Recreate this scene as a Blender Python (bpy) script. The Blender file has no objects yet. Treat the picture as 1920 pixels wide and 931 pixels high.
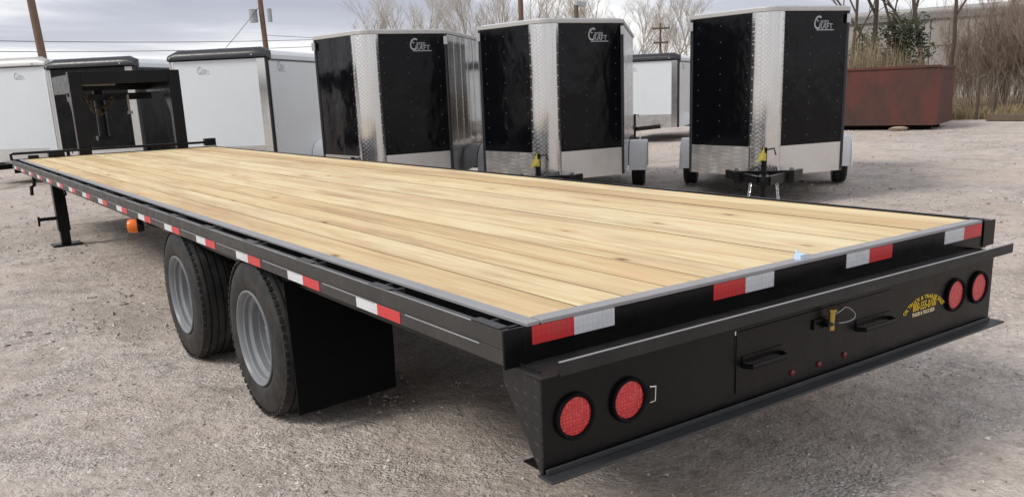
import bpy, math, random
import numpy as np
from mathutils import Vector, Matrix, noise
R = math.radians
random.seed(7); rng = np.random.default_rng(7)
sc = bpy.context.scene
COL = sc.collection

# ------------------------------------------------------------------ camera
CAM = Vector((-1.3492, -1.8730, 1.4943)); YAW, PIT, ROL = 0.60718, 0.24774, -0.04035
cd = bpy.data.cameras.new('camera'); cam = bpy.data.objects.new('camera', cd); COL.objects.link(cam)
cd.sensor_width = 36; cd.lens = 36 * 1634.5 / 1920; cd.shift_y = (580.25 - 465.5) / 1920
cd.clip_start = 0.05; cd.clip_end = 3000
fw = Vector((math.sin(YAW) * math.cos(PIT), math.cos(YAW) * math.cos(PIT), -math.sin(PIT)))
rt = Vector((math.cos(YAW), -math.sin(YAW), 0)); up = rt.cross(fw)
r2 = rt * math.cos(ROL) + up * math.sin(ROL); u2 = -rt * math.sin(ROL) + up * math.cos(ROL)
cam.matrix_world = Matrix((( r2.x, u2.x, -fw.x, CAM.x), (r2.y, u2.y, -fw.y, CAM.y), (r2.z, u2.z, -fw.z, CAM.z), (0, 0, 0, 1)))
sc.camera = cam
# ------------------------------------------------------------------ light
SUN_AZ, SUN_EL = R(-80), R(46)          # azimuth from +Y towards +X
sd = bpy.data.lights.new('sun', 'SUN'); sun = bpy.data.objects.new('sun', sd); COL.objects.link(sun)
sd.energy = 1.5; sd.angle = R(18); sd.color = (1, .96, .9)
sv = Vector((math.sin(SUN_AZ) * math.cos(SUN_EL), math.cos(SUN_AZ) * math.cos(SUN_EL), math.sin(SUN_EL)))
sun.rotation_euler = sv.to_track_quat('Z', 'Y').to_euler()
sc.view_settings.view_transform = 'Standard'; sc.view_settings.look = 'None'
sc.view_settings.exposure = 0.52; sc.view_settings.gamma = 1

class NT:
    """small node-tree writer"""
    def __init__(s, nt): s.nt = nt
    def n(s, t, **k):
        o = s.nt.nodes.new(t)
        for a, v in k.items():
            if a[0] == '_':
                key = int(a[1:]) if a[1:].isdigit() else a[1:].replace('_', ' ')
                i = o.inputs[key]
                if isinstance(v, bpy.types.NodeSocket): s.nt.links.new(v, i)
                else: i.default_value = v
            else: setattr(o, a, v)
        return o
    def math(s, op, a, b=0.0, c=0.0, clamp=False):
        return s.n('ShaderNodeMath', operation=op, use_clamp=clamp, _0=a, _1=b, _2=c).outputs[0]
    def ramp(s, f, stops, interp='LINEAR'):
        o = s.n('ShaderNodeValToRGB', _0=f); e = o.color_ramp.elements; o.color_ramp.interpolation = interp
        while len(e) < len(stops): e.new(.5)
        for i, (p, c) in enumerate(stops):
            e[i].position = p; e[i].color = tuple(c) + (1,) if len(c) == 3 else c
        return o.outputs[0]
    def mix(s, f, a, b, bt='MIX'):
        o = s.n('ShaderNodeMix', data_type='RGBA', blend_type=bt, clamp_factor=True)
        for i, v in ((0, f), (6, a), (7, b)):
            if isinstance(v, bpy.types.NodeSocket): s.nt.links.new(v, o.inputs[i])
            else: o.inputs[i].default_value = v if i == 0 else (tuple(v) + (1,) if len(v) == 3 else v)
        return o.outputs[2]
    def noise(s, vec, scale, detail=4, rough=.55, dist=0):
        return s.n('ShaderNodeTexNoise', _Vector=vec, _Scale=scale, _Detail=detail, _Roughness=rough, _Distortion=dist).outputs[0]
    def map(s, vec, sc=(1, 1, 1), loc=(0, 0, 0), rot=(0, 0, 0)):
        return s.n('ShaderNodeMapping', _Vector=vec, _Scale=sc, _Location=loc, _Rotation=rot).outputs[0]
    def maprange(s, v, a, b, c, d):
        return s.n('ShaderNodeMapRange', _0=v, _1=a, _2=b, _3=c, _4=d).outputs[0]

w = bpy.data.worlds.new('World'); sc.world = w; w.use_nodes = True
nt = w.node_tree; nt.nodes.clear(); q = NT(nt)
sky = q.n('ShaderNodeTexSky', sky_type='NISHITA', sun_disc=False, sun_elevation=SUN_EL, sun_rotation=SUN_AZ)
skyc = q.n('ShaderNodeVectorMath', operation='SCALE', _0=sky.outputs[0], _3=0.10).outputs[0]
tc = q.n('ShaderNodeTexCoord').outputs['Generated']
sx = q.n('ShaderNodeSeparateXYZ', _0=tc)
zz = q.math('ADD', q.math('MAXIMUM', sx.outputs[2], 0), .16)
px_ = q.math('DIVIDE', sx.outputs[0], zz); py_ = q.math('DIVIDE', sx.outputs[1], zz)
pv = q.n('ShaderNodeCombineXYZ', _0=px_, _1=py_, _2=0.0).outputs[0]
pv = q.map(pv, sc=(.62, 1.15, 1), loc=(-7.7, -6.1, 0), rot=(0, 0, R(35)))
n1 = q.noise(pv, 1.25, 8, .52, .35); n2 = q.noise(q.map(pv, loc=(5.3, 2.1, 0)), .5, 3, .5)
dens = q.math('ADD', q.math('MULTIPLY', n1, .72), q.math('MULTIPLY', n2, .28))
cl = q.ramp(dens, [(.42, (.74, .74, .74)), (.475, (.62, .625, .645)), (.515, (.43, .445, .505)), (.575, (.295, .315, .39)), (.66, (.24, .26, .335))])
hz = q.ramp(sx.outputs[2], [(0.0, (1, 1, 1)), (.07, (.5, .5, .5)), (.16, (0, 0, 0))])
cl = q.mix(q.math('MULTIPLY', hz, .6), cl, (.70, .70, .715))
cover = q.ramp(dens, [(.29, (.82, .82, .82)), (.38, (.97, .97, .97))])
skyc = q.mix(cover, skyc, cl)
bg = q.n('ShaderNodeBackground', _0=skyc, _1=1.0)
nt.links.new(bg.outputs[0], q.n('ShaderNodeOutputWorld').inputs[0])

# ------------------------------------------------------------------ materials
MATS = {}
def material(name):
    m = bpy.data.materials.new(name); m.use_nodes = True; nt = m.node_tree; nt.nodes.clear(); q = NT(nt)
    b = q.n('ShaderNodeBsdfPrincipled'); o = q.n('ShaderNodeOutputMaterial'); nt.links.new(b.outputs[0], o.inputs[0])
    MATS[name] = m
    return m, q, b
def setb(q, b, **k):
    for a, v in k.items():
        i = b.inputs[a.replace('_', ' ')]
        if isinstance(v, bpy.types.NodeSocket): q.nt.links.new(v, i)
        elif i.type == 'RGBA' and len(v) == 3: i.default_value = tuple(v) + (1,)
        else: i.default_value = v
def bump(q, h, dist, strength=1.0):
    return q.n('ShaderNodeBump', _Height=h, _Distance=dist, _Strength=strength).outputs[0]
def co(q, kind='Object'): return q.n('ShaderNodeTexCoord').outputs[kind]
def wpos(q): return q.n('ShaderNodeNewGeometry').outputs['Position']

def paint(name, col, rough=.35, spec=.5, metal=0, coat=0, var=.15, nscale=6, bumpd=.0006, bscale=30, dirt=None):
    m, q, b = material(name); p = wpos(q)
    n = q.noise(p, nscale, 5, .6)
    c = q.mix(n, tuple(x * (1 - var) for x in col), tuple(min(1, x * (1 + var)) for x in col))
    if dirt:
        d = q.ramp(q.noise(p, 3.1, 6, .7), [(.5, (0, 0, 0)), (.75, (1, 1, 1))])
        c = q.mix(q.math('MULTIPLY', d, dirt[1]), c, dirt[0])
    r = q.maprange(q.noise(p, 11, 4, .6), .3, .7, rough * .8, min(1, rough * 1.25))
    setb(q, b, Base_Color=c, Roughness=r, Metallic=metal, Specular_IOR_Level=spec, Coat_Weight=coat, Coat_Roughness=.12,
         Normal=bump(q, q.noise(p, bscale, 3, .6), bumpd))
    return m
paint('black_paint', (.0032, .0032, .0036), .30, .24, dirt=((.045, .04, .035), .05))
paint('rail_paint', (.034, .033, .031), .45, .5, dirt=((.15, .13, .11), .18))
paint('shadow_steel', (.006, .006, .006), .55, .25)
paint('edge_steel', (.33, .325, .335), .5, .5, metal=.15, dirt=((.2, .17, .15), .3))
paint('rubber_flap', (.004, .004, .005), .55, .10, bumpd=.002, bscale=5)
paint('angle_dark', (.012, .012, .0125), .45, .4, dirt=((.10, .09, .08), .2))
paint('angle_grey', (.032, .033, .036), .5, .5, dirt=((.15, .14, .13), .2))
paint('rim_grey', (.20, .21, .22), .38, .5, dirt=((.12, .11, .1), .35))
paint('amber', (.85, .17, .01), .25, .5, var=.25, nscale=60)
paint('brass', (.45, .32, .08), .35, .5, metal=.8)
paint('chrome', (.75, .75, .76), .22, .5, metal=1, var=.05)
paint('gold_chain', (.11, .08, .035), .45, .5, metal=.6)
paint('yellow_print', (.75, .50, .03), .5, .3, var=.1)
paint('cream_print', (.72, .62, .35), .5, .3, var=.1)
paint('silver_print', (.42, .43, .45), .4, .4, var=.15)
paint('grey_print', (.33, .34, .36), .5, .3, var=.2)
paint('white_panel', (.70, .735, .76), .20, .5, var=.03, nscale=1.2, bumpd=.004, bscale=1.6, dirt=((.5, .5, .48), .12))
paint('white_roof', (.62, .64, .66), .5, .4, var=.05)
paint('silver_rail', (.50, .49, .475), .42, .5, metal=.35, var=.08)
paint('fender_metal', (.93, .93, .93), .3, .5, metal=.0, var=.03, bumpd=.0002, bscale=4)
paint('cap_black', (.020, .021, .024), .32, .45)
paint('tag_yellow', (.45, .38, .07), .5, .3, var=.3, nscale=30)
paint('pole_wood', (.17, .115, .085), .85, .2, var=.35, nscale=9)
paint('old_wood', (.14, .11, .08), .85, .2, var=.35, nscale=9)
paint('wire', (.05, .05, .055), .6, .2)
paint('transformer', (.33, .35, .37), .5, .4)
paint('bark', (.105, .082, .066), .9, .1, var=.35, nscale=5)
paint('pale_bark', (.46, .42, .37), .9, .1, var=.25, nscale=2)
paint('brush_twig', (.31, .245, .195), .9, .1, var=.35, nscale=2)
paint('tag_paper', (.55, .68, .85), .6, .2)
paint('wall_siding', (.34, .32, .30), .7, .3, var=.14, nscale=.5, dirt=((.3, .28, .25), .3))
paint('fascia', (.20, .195, .19), .6, .3)
paint('rivet_head', (.055, .058, .065), .4, .5)
paint('marker_red', (.14, .012, .018), .3, .5)
paint('pale_rock', (.42, .36, .28), .9, .2, bumpd=.02, bscale=9)

def mk_panel():      # glossy black aluminium skin, faintly wavy
    m, q, b = material('panel_black'); p = wpos(q)
    wv = q.noise(q.map(p, sc=(1, 1, .7)), 1.9, 3, .5)
    setb(q, b, Base_Color=(.003, .0033, .0045), Roughness=q.maprange(q.noise(p, 5, 4), .3, .7, .08, .18), Specular_IOR_Level=.20,
         Normal=bump(q, wv, .024))
    m, q, b = material('side_mirror'); p = wpos(q)
    wv = q.noise(q.map(p, sc=(1, 1, .3)), 1.6, 2, .5)
    setb(q, b, Base_Color=(.30, .29, .28), Roughness=.10, Metallic=.9, Normal=bump(q, wv, .012))
mk_panel()

def diamond(name, axis2, col, rough, metal, d=.0022, cells=26):
    """checker-plate: raised lozenges, alternately turned"""
    m, q, b = material(name); p = co(q)
    s = q.n('ShaderNodeSeparateXYZ', _0=p)
    u = q.math('ADD', s.outputs[0], s.outputs[1]) if axis2 == 'xz' else s.outputs[1]; v = s.outputs[2]
    a = q.math('MULTIPLY', q.math('ADD', u, v), cells); c = q.math('MULTIPLY', q.math('SUBTRACT', u, v), cells)
    fa = q.math('SUBTRACT', q.math('FRACT', a), .5); fc = q.math('SUBTRACT', q.math('FRACT', c), .5)
    par = q.math('MODULO', q.math('ADD', q.math('FLOOR', a), q.math('FLOOR', c)), 2.0)
    par = q.math('ABSOLUTE', par)
    e1 = q.math('ADD', q.math('ABSOLUTE', q.math('MULTIPLY', fa, 2.1)), q.math('ABSOLUTE', q.math('MULTIPLY', fc, 5.5)))
    e2 = q.math('ADD', q.math('ABSOLUTE', q.math('MULTIPLY', fa, 5.5)), q.math('ABSOLUTE', q.math('MULTIPLY', fc, 2.1)))
    e = q.n('ShaderNodeMix', data_type='FLOAT', _0=par, _2=e1, _3=e2).outputs[0]
    h = q.maprange(e, .75, 1.05, 1, 0)
    n = q.noise(p, 7, 4, .6)
    cc = q.mix(n, tuple(x * .88 for x in col), tuple(min(1, x * 1.1) for x in col))
    cc = q.mix(q.math('MULTIPLY', q.math('SUBTRACT', 1.0, h), .5), cc, tuple(x * .60 for x in col))
    wv = bump(q, q.noise(q.map(p, sc=(1, 1, .4)), 1.7, 2), .02)
    bn = q.n('ShaderNodeBump', _Height=h, _Distance=d, _Normal=wv).outputs[0]
    setb(q, b, Base_Color=cc, Roughness=q.maprange(n, .3, .7, rough * .8, rough * 1.3), Metallic=metal, Normal=bn)
diamond('atp', 'xz', (.84, .83, .81), .17, .95, d=.0007, cells=20)
diamond('atp_guard', 'xz', (.80, .775, .745), .36, .9, d=.0005, cells=20)
diamond('atp_black', 'yz', (.013, .013, .014), .4, 0, d=.002, cells=22)

def mk_wood():
    m, q, b = material('pine'); p = co(q)
    rnd = q.n('ShaderNodeObjectInfo').outputs['Random']
    off = q.n('ShaderNodeCombineXYZ', _0=q.math('MULTIPLY', rnd, 37.0), _1=q.math('MULTIPLY', rnd, 91.0), _2=0.0).outputs[0]
    v = q.n('ShaderNodeVectorMath', operation='ADD', _0=p, _1=off).outputs[0]
    wob = q.noise(q.map(v, sc=(1, .5, 1)), 2.2, 2)
    g = q.noise(q.map(v, sc=(21, 1.05, 10)), 1.0, 6, .66, 1.0)       # grain along the board
    f = q.noise(q.map(v, sc=(130, 2.2, 30)), 1.0, 3, .7)          # fine streaks
    base = q.ramp(q.math('ADD', q.math('MULTIPLY', g, .8), q.math('MULTIPLY', wob, .2)),
                  [(.28, (.50, .34, .175)), (.40, (.71, .565, .325)), (.52, (.82, .715, .455)), (.75, (.85, .76, .52))])
    base = q.mix(q.maprange(f, .35, .7, .32, 0), base, (.47, .30, .15))
    tint = q.ramp(rnd, [(0, (1.0, .98, .95)), (.22, (.80, .70, .60)), (.34, (1.0, .98, .96)), (.6, (1.0, 1.0, 1.0)), (.8, (.90, .82, .74)), (1, (1.0, .97, .95))])
    base = q.mix(1.0, base, tint, 'MULTIPLY')
    blot = q.ramp(q.noise(q.map(v, sc=(4.0, .55, 1)), 1.0, 4, .6), [(.50, (0, 0, 0)), (.68, (1, 1, 1))])
    base = q.mix(q.math('MULTIPLY', blot, .62), base, (.44, .285, .17))
    stain = q.math('MULTIPLY', q.maprange(q.noise(q.map(v, sc=(7, .30, 1), loc=(3, 9, 0)), 1.0, 3, .55), .53, .66, 0, 1), q.maprange(q.noise(q.map(v, sc=(60, 4, 1)), 1.0, 3, .6), .3, .65, .25, 1))
    base = q.mix(q.math('MULTIPLY', stain, .55), base, (.36, .225, .125))
    rosy = q.maprange(q.noise(q.map(v, sc=(9, 1.6, 1), loc=(13, 4, 0)), 1.0, 4, .6), .54, .68, 0, .5)
    base = q.mix(rosy, base, (.70, .44, .25))
    # knots: few cells of a stretched voronoi
    vo = q.n('ShaderNodeTexVoronoi', feature='F1', _Vector=q.map(v, sc=(5.2, 2.1, 0)), _Scale=1.0)
    on = q.math('LESS_THAN', q.n('ShaderNodeSeparateColor', _0=vo.outputs['Color']).outputs[0], .55)
    k = q.math('MULTIPLY', q.maprange(vo.outputs['Distance'], .03, .105, 1, 0), on)
    kh = q.math('MULTIPLY', q.maprange(vo.outputs['Distance'], .06, .26, .5, 0), on)
    base = q.mix(kh, base, (.52, .33, .16)); base = q.mix(k, base, (.17, .085, .04))
    setb(q, b, Base_Color=base, Roughness=.68, Specular_IOR_Level=.25, Normal=bump(q, q.math('ADD', f, g), .0012))
mk_wood()

paint('pine_edge_shade', (.22, .14, .075), .85, .15, var=.3)
def mk_tyre():
    m, q, b = material('tyre'); p = co(q)
    n = q.noise(p, 14, 5, .65)
    s = q.n('ShaderNodeSeparateXYZ', _0=p)
    rad = q.math('SQRT', q.math('ADD', q.math('POWER', s.outputs[1], 2.0), q.math('POWER', s.outputs[2], 2.0)))
    rings = q.math('SINE', q.math('MULTIPLY', rad, 420.0))
    c = q.mix(q.maprange(n, .4, .72, 0, .6), (.013, .013, .014), (.062, .054, .044))
    setb(q, b, Base_Color=c, Roughness=.62, Specular_IOR_Level=.4, Normal=bump(q, q.math('ADD', q.math('MULTIPLY', rings, .25), n), .0012))
mk_tyre()

def mk_lens():
    m, q, b = material('red_lens'); p = co(q)
    vo = q.n('ShaderNodeTexVoronoi', feature='F1', _Vector=p, _Scale=95.0, _Randomness=.35)
    c = q.mix(q.maprange(vo.outputs['Distance'], .15, .6, 0, 1), (.92, .10, .09), (.50, .012, .02))
    setb(q, b, Base_Color=c, Roughness=.22, Specular_IOR_Level=.5, Coat_Weight=.4, Normal=bump(q, vo.outputs['Distance'], .004))
    for nm, c0, c1 in (('tape_red', (.52, .018, .025), (.62, .04, .045)), ('tape_white', (.56, .58, .61), (.68, .69, .71))):
        m, q, b = material(nm); p = co(q)
        vo = q.n('ShaderNodeTexVoronoi', feature='DISTANCE_TO_EDGE', _Vector=p, _Scale=55.0, _Randomness=.15)
        c = q.mix(q.maprange(vo.outputs[0], 0, .12, 0, 1), c0, c1)
        d = q.ramp(q.noise(wpos(q), 17, 6, .7), [(.5, (0, 0, 0)), (.8, (1, 1, 1))])
        c = q.mix(q.math('MULTIPLY', d, .35), c, (.2, .17, .16))
        setb(q, b, Base_Color=c, Roughness=.33, Specular_IOR_Level=.5)
mk_lens()

def mk_rust():
    m, q, b = material('rust_red'); p = wpos(q)
    n = q.noise(q.map(p, sc=(.8, .8, .5)), 1.3, 7, .68, .4); n2 = q.noise(q.map(p, sc=(6, 6, .6)), 1.0, 4)
    c = q.ramp(n, [(.34, (.062, .038, .032)), (.46, (.090, .042, .036)), (.57, (.122, .042, .036)), (.72, (.112, .050, .042))])
    c = q.mix(q.maprange(n2, .52, .75, 0, .45), c, (.075, .04, .032))
    setb(q, b, Base_Color=c, Roughness=.75, Specular_IOR_Level=.25, Normal=bump(q, n, .02))
mk_rust()

def mk_ground():
    m, q, b = material('gravel_ground'); p = wpos(q)
    big = q.noise(p, .22, 5, .6); mid = q.noise(p, 1.1, 6, .65, .3); sm = q.noise(p, 9, 6, .7)
    trk = q.noise(q.map(p, sc=(1.5, .25, 1), rot=(0, 0, R(-28))), 1.0, 4, .6)
    vo = q.n('ShaderNodeTexVoronoi', feature='F1', _Vector=p, _Scale=76.0)
    vb = q.n('ShaderNodeTexVoronoi', feature='F1', _Vector=p, _Scale=24.0)
    dust = q.ramp(q.math('ADD', q.math('MULTIPLY', big, .5), q.math('MULTIPLY', mid, .5)),
                  [(.39, (.44, .38, .33)), (.47, (.58, .505, .45)), (.55, (.68, .60, .54)), (.66, (.74, .66, .60))])
    dust = q.mix(q.maprange(trk, .5, .72, 0, .35), dust, (.29, .25, .22))
    sv_ = q.n('ShaderNodeSeparateColor', _0=vo.outputs['Color']).outputs[0]
    pebc = q.ramp(sv_, [(0, (.27, .24, .215)), (.35, (.46, .415, .38)), (.75, (.60, .545, .505)), (1, (.80, .755, .71))])
    cov = q.ramp(q.math('ADD', q.math('MULTIPLY', mid, .65), q.math('MULTIPLY', sm, .35)), [(.47, (.10, .10, .10)), (.60, (.8, .8, .8))])
    c = q.mix(cov, dust, pebc)
    c = q.mix(q.maprange(sm, .30, .48, .5, 0), c, (.21, .18, .155))
    vbv = q.n('ShaderNodeSeparateColor', _0=vb.outputs['Color']).outputs[1]
    c = q.mix(q.math('MULTIPLY', q.math('GREATER_THAN', vbv, .86), q.maprange(vb.outputs['Distance'], .2, .42, .7, 0)), c, (.50, .47, .44))
    for rx, ry, rr_, wv in ((-14.0, -9.0, 15.6, .16), (-14.0, -9.0, 17.3, .16), (9.5, -16.0, 15.9, .18), (9.5, -16.0, 17.6, .18)):
        ds = q.n('ShaderNodeVectorMath', operation='DISTANCE', _0=q.n('ShaderNodeVectorMath', operation='MULTIPLY', _0=p, _1=(1, 1, 0)).outputs[0], _1=(rx, ry, 0)).outputs['Value']
        ds = q.math('ADD', ds, q.math('MULTIPLY', q.math('SUBTRACT', mid, .5), .35))
        band = q.maprange(q.math('ABSOLUTE', q.math('SUBTRACT', ds, rr_)), wv * .5, wv, 1, 0)
        tread = q.math('GREATER_THAN', q.noise(p, 22, 2, .5), .47)
        c = q.mix(q.math('MULTIPLY', q.math('MULTIPLY', band, q.maprange(sm, .35, .6, .15, .45)), tread), c, (.27, .235, .21))
    # dry grass verge beyond the yard
    s = q.n('ShaderNodeSeparateXYZ', _0=p)
    along = q.math('ADD', q.math('MULTIPLY', s.outputs[0], .86), q.math('MULTIPLY', s.outputs[1], .51))
    edge = q.maprange(q.math('ADD', along, q.math('MULTIPLY', mid, 3.0)), 30.6, 31.8, 0, 1)
    gr = q.ramp(q.noise(p, 2.5, 6, .7), [(.35, (.17, .13, .085)), (.6, (.31, .24, .15))])
    c = q.mix(edge, c, gr)
    rgh = q.noise(p, 3.2, 5, .7)
    c = q.mix(q.maprange(rgh, .34, .47, .52, 0), c, (.22, .19, .165))
    cg = q.noise(p, 7.5, 5, .8)
    c = q.mix(q.maprange(cg, .36, .47, .42, 0), c, (.25, .215, .19))
    clod = q.noise(q.map(p, sc=(1, 1, 1)), 1.25, 6, .72, .3)
    c = q.mix(q.maprange(clod, .36, .47, .42, 0), c, (.27, .23, .20))
    pink = q.ramp(q.noise(q.map(p, loc=(7, 3, 0)), .45, 4, .6), [(.5, (0, 0, 0)), (.7, (1, 1, 1))])
    c = q.mix(q.math('MULTIPLY', pink, .35), c, (.62, .48, .39))
    c = q.mix(edge, c, gr)
    h = q.math('ADD', q.math('ADD', q.math('MULTIPLY', rgh, 2.5), q.math('MULTIPLY', cg, 2.0)), q.math('MULTIPLY', q.math('SUBTRACT', 1.0, vo.outputs['Distance']), cov))
    h = q.math('ADD', h, q.math('MULTIPLY', sm, 1.3))
    setb(q, b, Base_Color=c, Roughness=.93, Specular_IOR_Level=.15, Normal=bump(q, h, .016))
    m, q, b = material('stone'); p = wpos(q)
    vo = q.n('ShaderNodeTexVoronoi', feature='F1', _Vector=p, _Scale=30.0)
    v = q.n('ShaderNodeSeparateColor', _0=vo.outputs['Color']).outputs[0]
    c = q.ramp(v, [(0, (.20, .18, .16)), (.35, (.36, .32, .29)), (.7, (.47, .42, .385)), (.92, (.57, .52, .48)), (1, (.78, .74, .70))])
    setb(q, b, Base_Color=c, Roughness=.9, Specular_IOR_Level=.2)
mk_ground()

def leafmat(name, a, bcol):
    m, q, b = material(name); p = wpos(q)
    n = q.noise(p, 3.3, 3)
    n2 = q.n('ShaderNodeTexWhiteNoise', _Vector=q.n('ShaderNodeVectorMath', operation='SNAP', _0=p, _1=(.09, .09, .25)).outputs[0]).outputs[0]
    setb(q, b, Base_Color=q.mix(q.math('ADD', q.math('MULTIPLY', n, .5), q.math('MULTIPLY', n2, .5)), a, bcol), Roughness=.85, Specular_IOR_Level=.15)
leafmat('evergreen_leaf', (.018, .024, .013), (.075, .082, .045))
leafmat('reed', (.16, .12, .075), (.42, .34, .22))
leafmat('dry_grass', (.17, .13, .08), (.42, .33, .2))
# ------------------------------------------------------------------ mesh helpers
class MB:
    def __init__(s): s.v = []; s.f = []
    def add(s, vs, fs):
        o = len(s.v); s.v += [tuple(a) for a in vs]; s.f += [tuple(i + o for i in f) for f in fs]; return s
    def box(s, x0, x1, y0, y1, z0, z1):
        return s.add([(x0, y0, z0), (x1, y0, z0), (x1, y1, z0), (x0, y1, z0), (x0, y0, z1), (x1, y0, z1), (x1, y1, z1), (x0, y1, z1)],
                     [(0, 3, 2, 1), (4, 5, 6, 7), (0, 1, 5, 4), (1, 2, 6, 5), (2, 3, 7, 6), (3, 0, 4, 7)])
    def bar(s, a, b, wd, hd, upv=(0, 0, 1)):
        a = Vector(a); b = Vector(b); d = (b - a).normalized(); upv = Vector(upv)
        if abs(d.dot(upv)) > .98: upv = Vector((0, 1, 0))
        x = d.cross(upv).normalized(); z = x.cross(d)
        vs = [p + x * i * wd / 2 + z * j * hd / 2 for p in (a, b) for i, j in ((-1, -1), (1, -1), (1, 1), (-1, 1))]
        return s.add(vs, [(0, 1, 2, 3), (7, 6, 5, 4), (0, 4, 5, 1), (1, 5, 6, 2), (2, 6, 7, 3), (3, 7, 4, 0)])
    def tube(s, pts, r, n=8, r1=None, cap=True):
        pts = [Vector(p) for p in pts]; m = len(pts); vs = []; r1 = r if r1 is None else r1; px = None
        for i, p in enumerate(pts):
            d = (pts[min(i + 1, m - 1)] - pts[max(i - 1, 0)]).normalized()
            if px is None: px = d.orthogonal().normalized()
            x = (px - d * px.dot(d)).normalized(); px = x; y = d.cross(x); rr = r + (r1 - r) * i / max(1, m - 1)
            vs += [p + (x * math.cos(t) + y * math.sin(t)) * rr for t in (2 * math.pi * k / n for k in range(n))]
        fs = [(i * n + k, i * n + (k + 1) % n, (i + 1) * n + (k + 1) % n, (i + 1) * n + k) for i in range(m - 1) for k in range(n)]
        if cap: fs += [tuple(range(n))[::-1], tuple(range((m - 1) * n, m * n))]
        return s.add(vs, fs)
    def lathe(s, prof, c, axis=(1, 0, 0), n=48, closed=True):
        """prof: (along, radius) turned about axis through c"""
        a = Vector(axis).normalized(); x = a.orthogonal().normalized(); y = a.cross(x); c = Vector(c); m = len(prof)
        vs = [c + a * t + (x * math.cos(g) + y * math.sin(g)) * r for k in range(n) for g in (2 * math.pi * k / n,) for t, r in prof]
        fs = []
        for k in range(n):
            k2 = (k + 1) % n
            for i in range(m if closed else m - 1):
                i2 = (i + 1) % m
                fs.append((k * m + i, k2 * m + i, k2 * m + i2, k * m + i2))
        return s.add(vs, fs)
    def prism(s, poly, ext):
        """closed 3-d polygon swept by ext"""
        n = len(poly); e = Vector(ext)
        vs = [Vector(p) for p in poly] + [Vector(p) + e for p in poly]
        return s.add(vs, [tuple(range(n)), tuple(range(2 * n - 1, n - 1, -1))] + [(i, i + n, (i + 1) % n + n, (i + 1) % n) for i in range(n)])
    def build(s, name, mat, parent=None, bevel=0, smooth=35, label=None, at=None):
        """at: the parent's rest point when the verts are in the same space as that point"""
        vs = np.array(s.v, dtype=np.float64)
        c = (vs.min(0) + vs.max(0)) / 2 if at is None or at is True else np.array(at)
        if parent is None and at is None: c = np.array([(vs[:, 0].min() + vs[:, 0].max()) / 2, (vs[:, 1].min() + vs[:, 1].max()) / 2, vs[:, 2].min()])
        me = bpy.data.meshes.new(name); me.from_pydata((vs - c).tolist(), [], s.f)
        import bmesh
        bm = bmesh.new(); bm.from_mesh(me); bmesh.ops.recalc_face_normals(bm, faces=bm.faces); bm.to_mesh(me); bm.free()
        me.materials.append(MATS[mat])
        if smooth:
            me.polygons.foreach_set('use_smooth', [True] * len(me.polygons)); me.set_sharp_from_angle(angle=R(smooth))
        o = bpy.data.objects.new(name, me); COL.objects.link(o)
        base = np.array(parent['_o']) if parent is not None and '_o' in parent else np.zeros(3)
        o['_o'] = tuple(float(x) for x in c)          # where its origin sits in the thing's space
        o.location = tuple(float(x) for x in c - base)
        if parent is not None: o.parent = parent
        if bevel:
            b = o.modifiers.new('bevel', 'BEVEL'); b.width = bevel; b.segments = 2; b.limit_method = 'ANGLE'; b.angle_limit = R(40)
        if label: o['label'] = label
        return o
def tag(o, label, cat, group=None):
    o['label'] = label; o['category'] = cat
    if group: o['group'] = group
    return o
def thing(name, label, cat, loc=(0, 0, 0), rz=0, group=None, world=False):
    """Empty at the thing's base; world=True when its parts are written in world coordinates"""
    o = bpy.data.objects.new(name, None); COL.objects.link(o); o.location = loc; o.rotation_euler = (0, 0, rz); o.empty_display_size = .2
    o['_o'] = tuple(float(x) for x in loc) if world else (0., 0., 0.)
    return tag(o, label, cat, group)
def dup(o, parent, loc=None, name=None):
    c = o.copy(); COL.objects.link(c); c.parent = parent
    if loc is not None: c.location = loc
    for ch in list(o.children): dup(ch, c)
    return c
def text_mesh(s, size, extr, warp=None, bold=0.0):
    cu = bpy.data.curves.new('t', 'FONT'); cu.body = s; cu.size = size; cu.extrude = extr; cu.align_x = 'CENTER'; cu.resolution_u = 3; cu.offset = bold
    to = bpy.data.objects.new('t', cu); COL.objects.link(to); bpy.context.view_layer.update()
    dg = bpy.context.evaluated_depsgraph_get(); me = bpy.data.meshes.new_from_object(to.evaluated_get(dg))
    vs = [tuple(v.co) for v in me.vertices]; fs = [tuple(p.vertices) for p in me.polygons]
    bpy.data.objects.remove(to); bpy.data.curves.remove(cu); bpy.data.meshes.remove(me)
    if warp: vs = [warp(*v) for v in vs]
    return vs, fs

# ------------------------------------------------------------------ ground
def graded(lo, hi, step, far, grow=1.22):
    a = list(np.arange(lo, hi + step / 2, step)); d = step
    while a[-1] < far: d *= grow; a.append(a[-1] + d)
    d = step
    while a[0] > -far: d *= grow; a.insert(0, a[0] - d)
    return np.array(a)
gx = graded(-2.5, 5.5, .045, 900); gy = graded(-1.8, 5.0, .045, 900)
def gz(x, y):
    f = max(0, 1 - max(0, abs(x - 1) - 6) / 20) * max(0, 1 - max(0, abs(y - 3) - 7) / 20)
    return f * (noise.noise((x * .9, y * .9, 0)) * .012 + noise.noise((x * 4, y * 4, 3)) * .006 + noise.noise((x * 13, y * 13, 9)) * .004) - .006
XX, YY = np.meshgrid(gx, gy, indexing='ij')
ZZ = np.array([gz(x, y) for x, y in zip(XX.ravel().tolist(), YY.ravel().tolist())])
nx, ny = len(gx), len(gy)
ii = np.arange(nx * ny).reshape(nx, ny)
F = np.stack([ii[:-1, :-1], ii[1:, :-1], ii[1:, 1:], ii[:-1, 1:]], -1).reshape(-1, 4)
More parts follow.
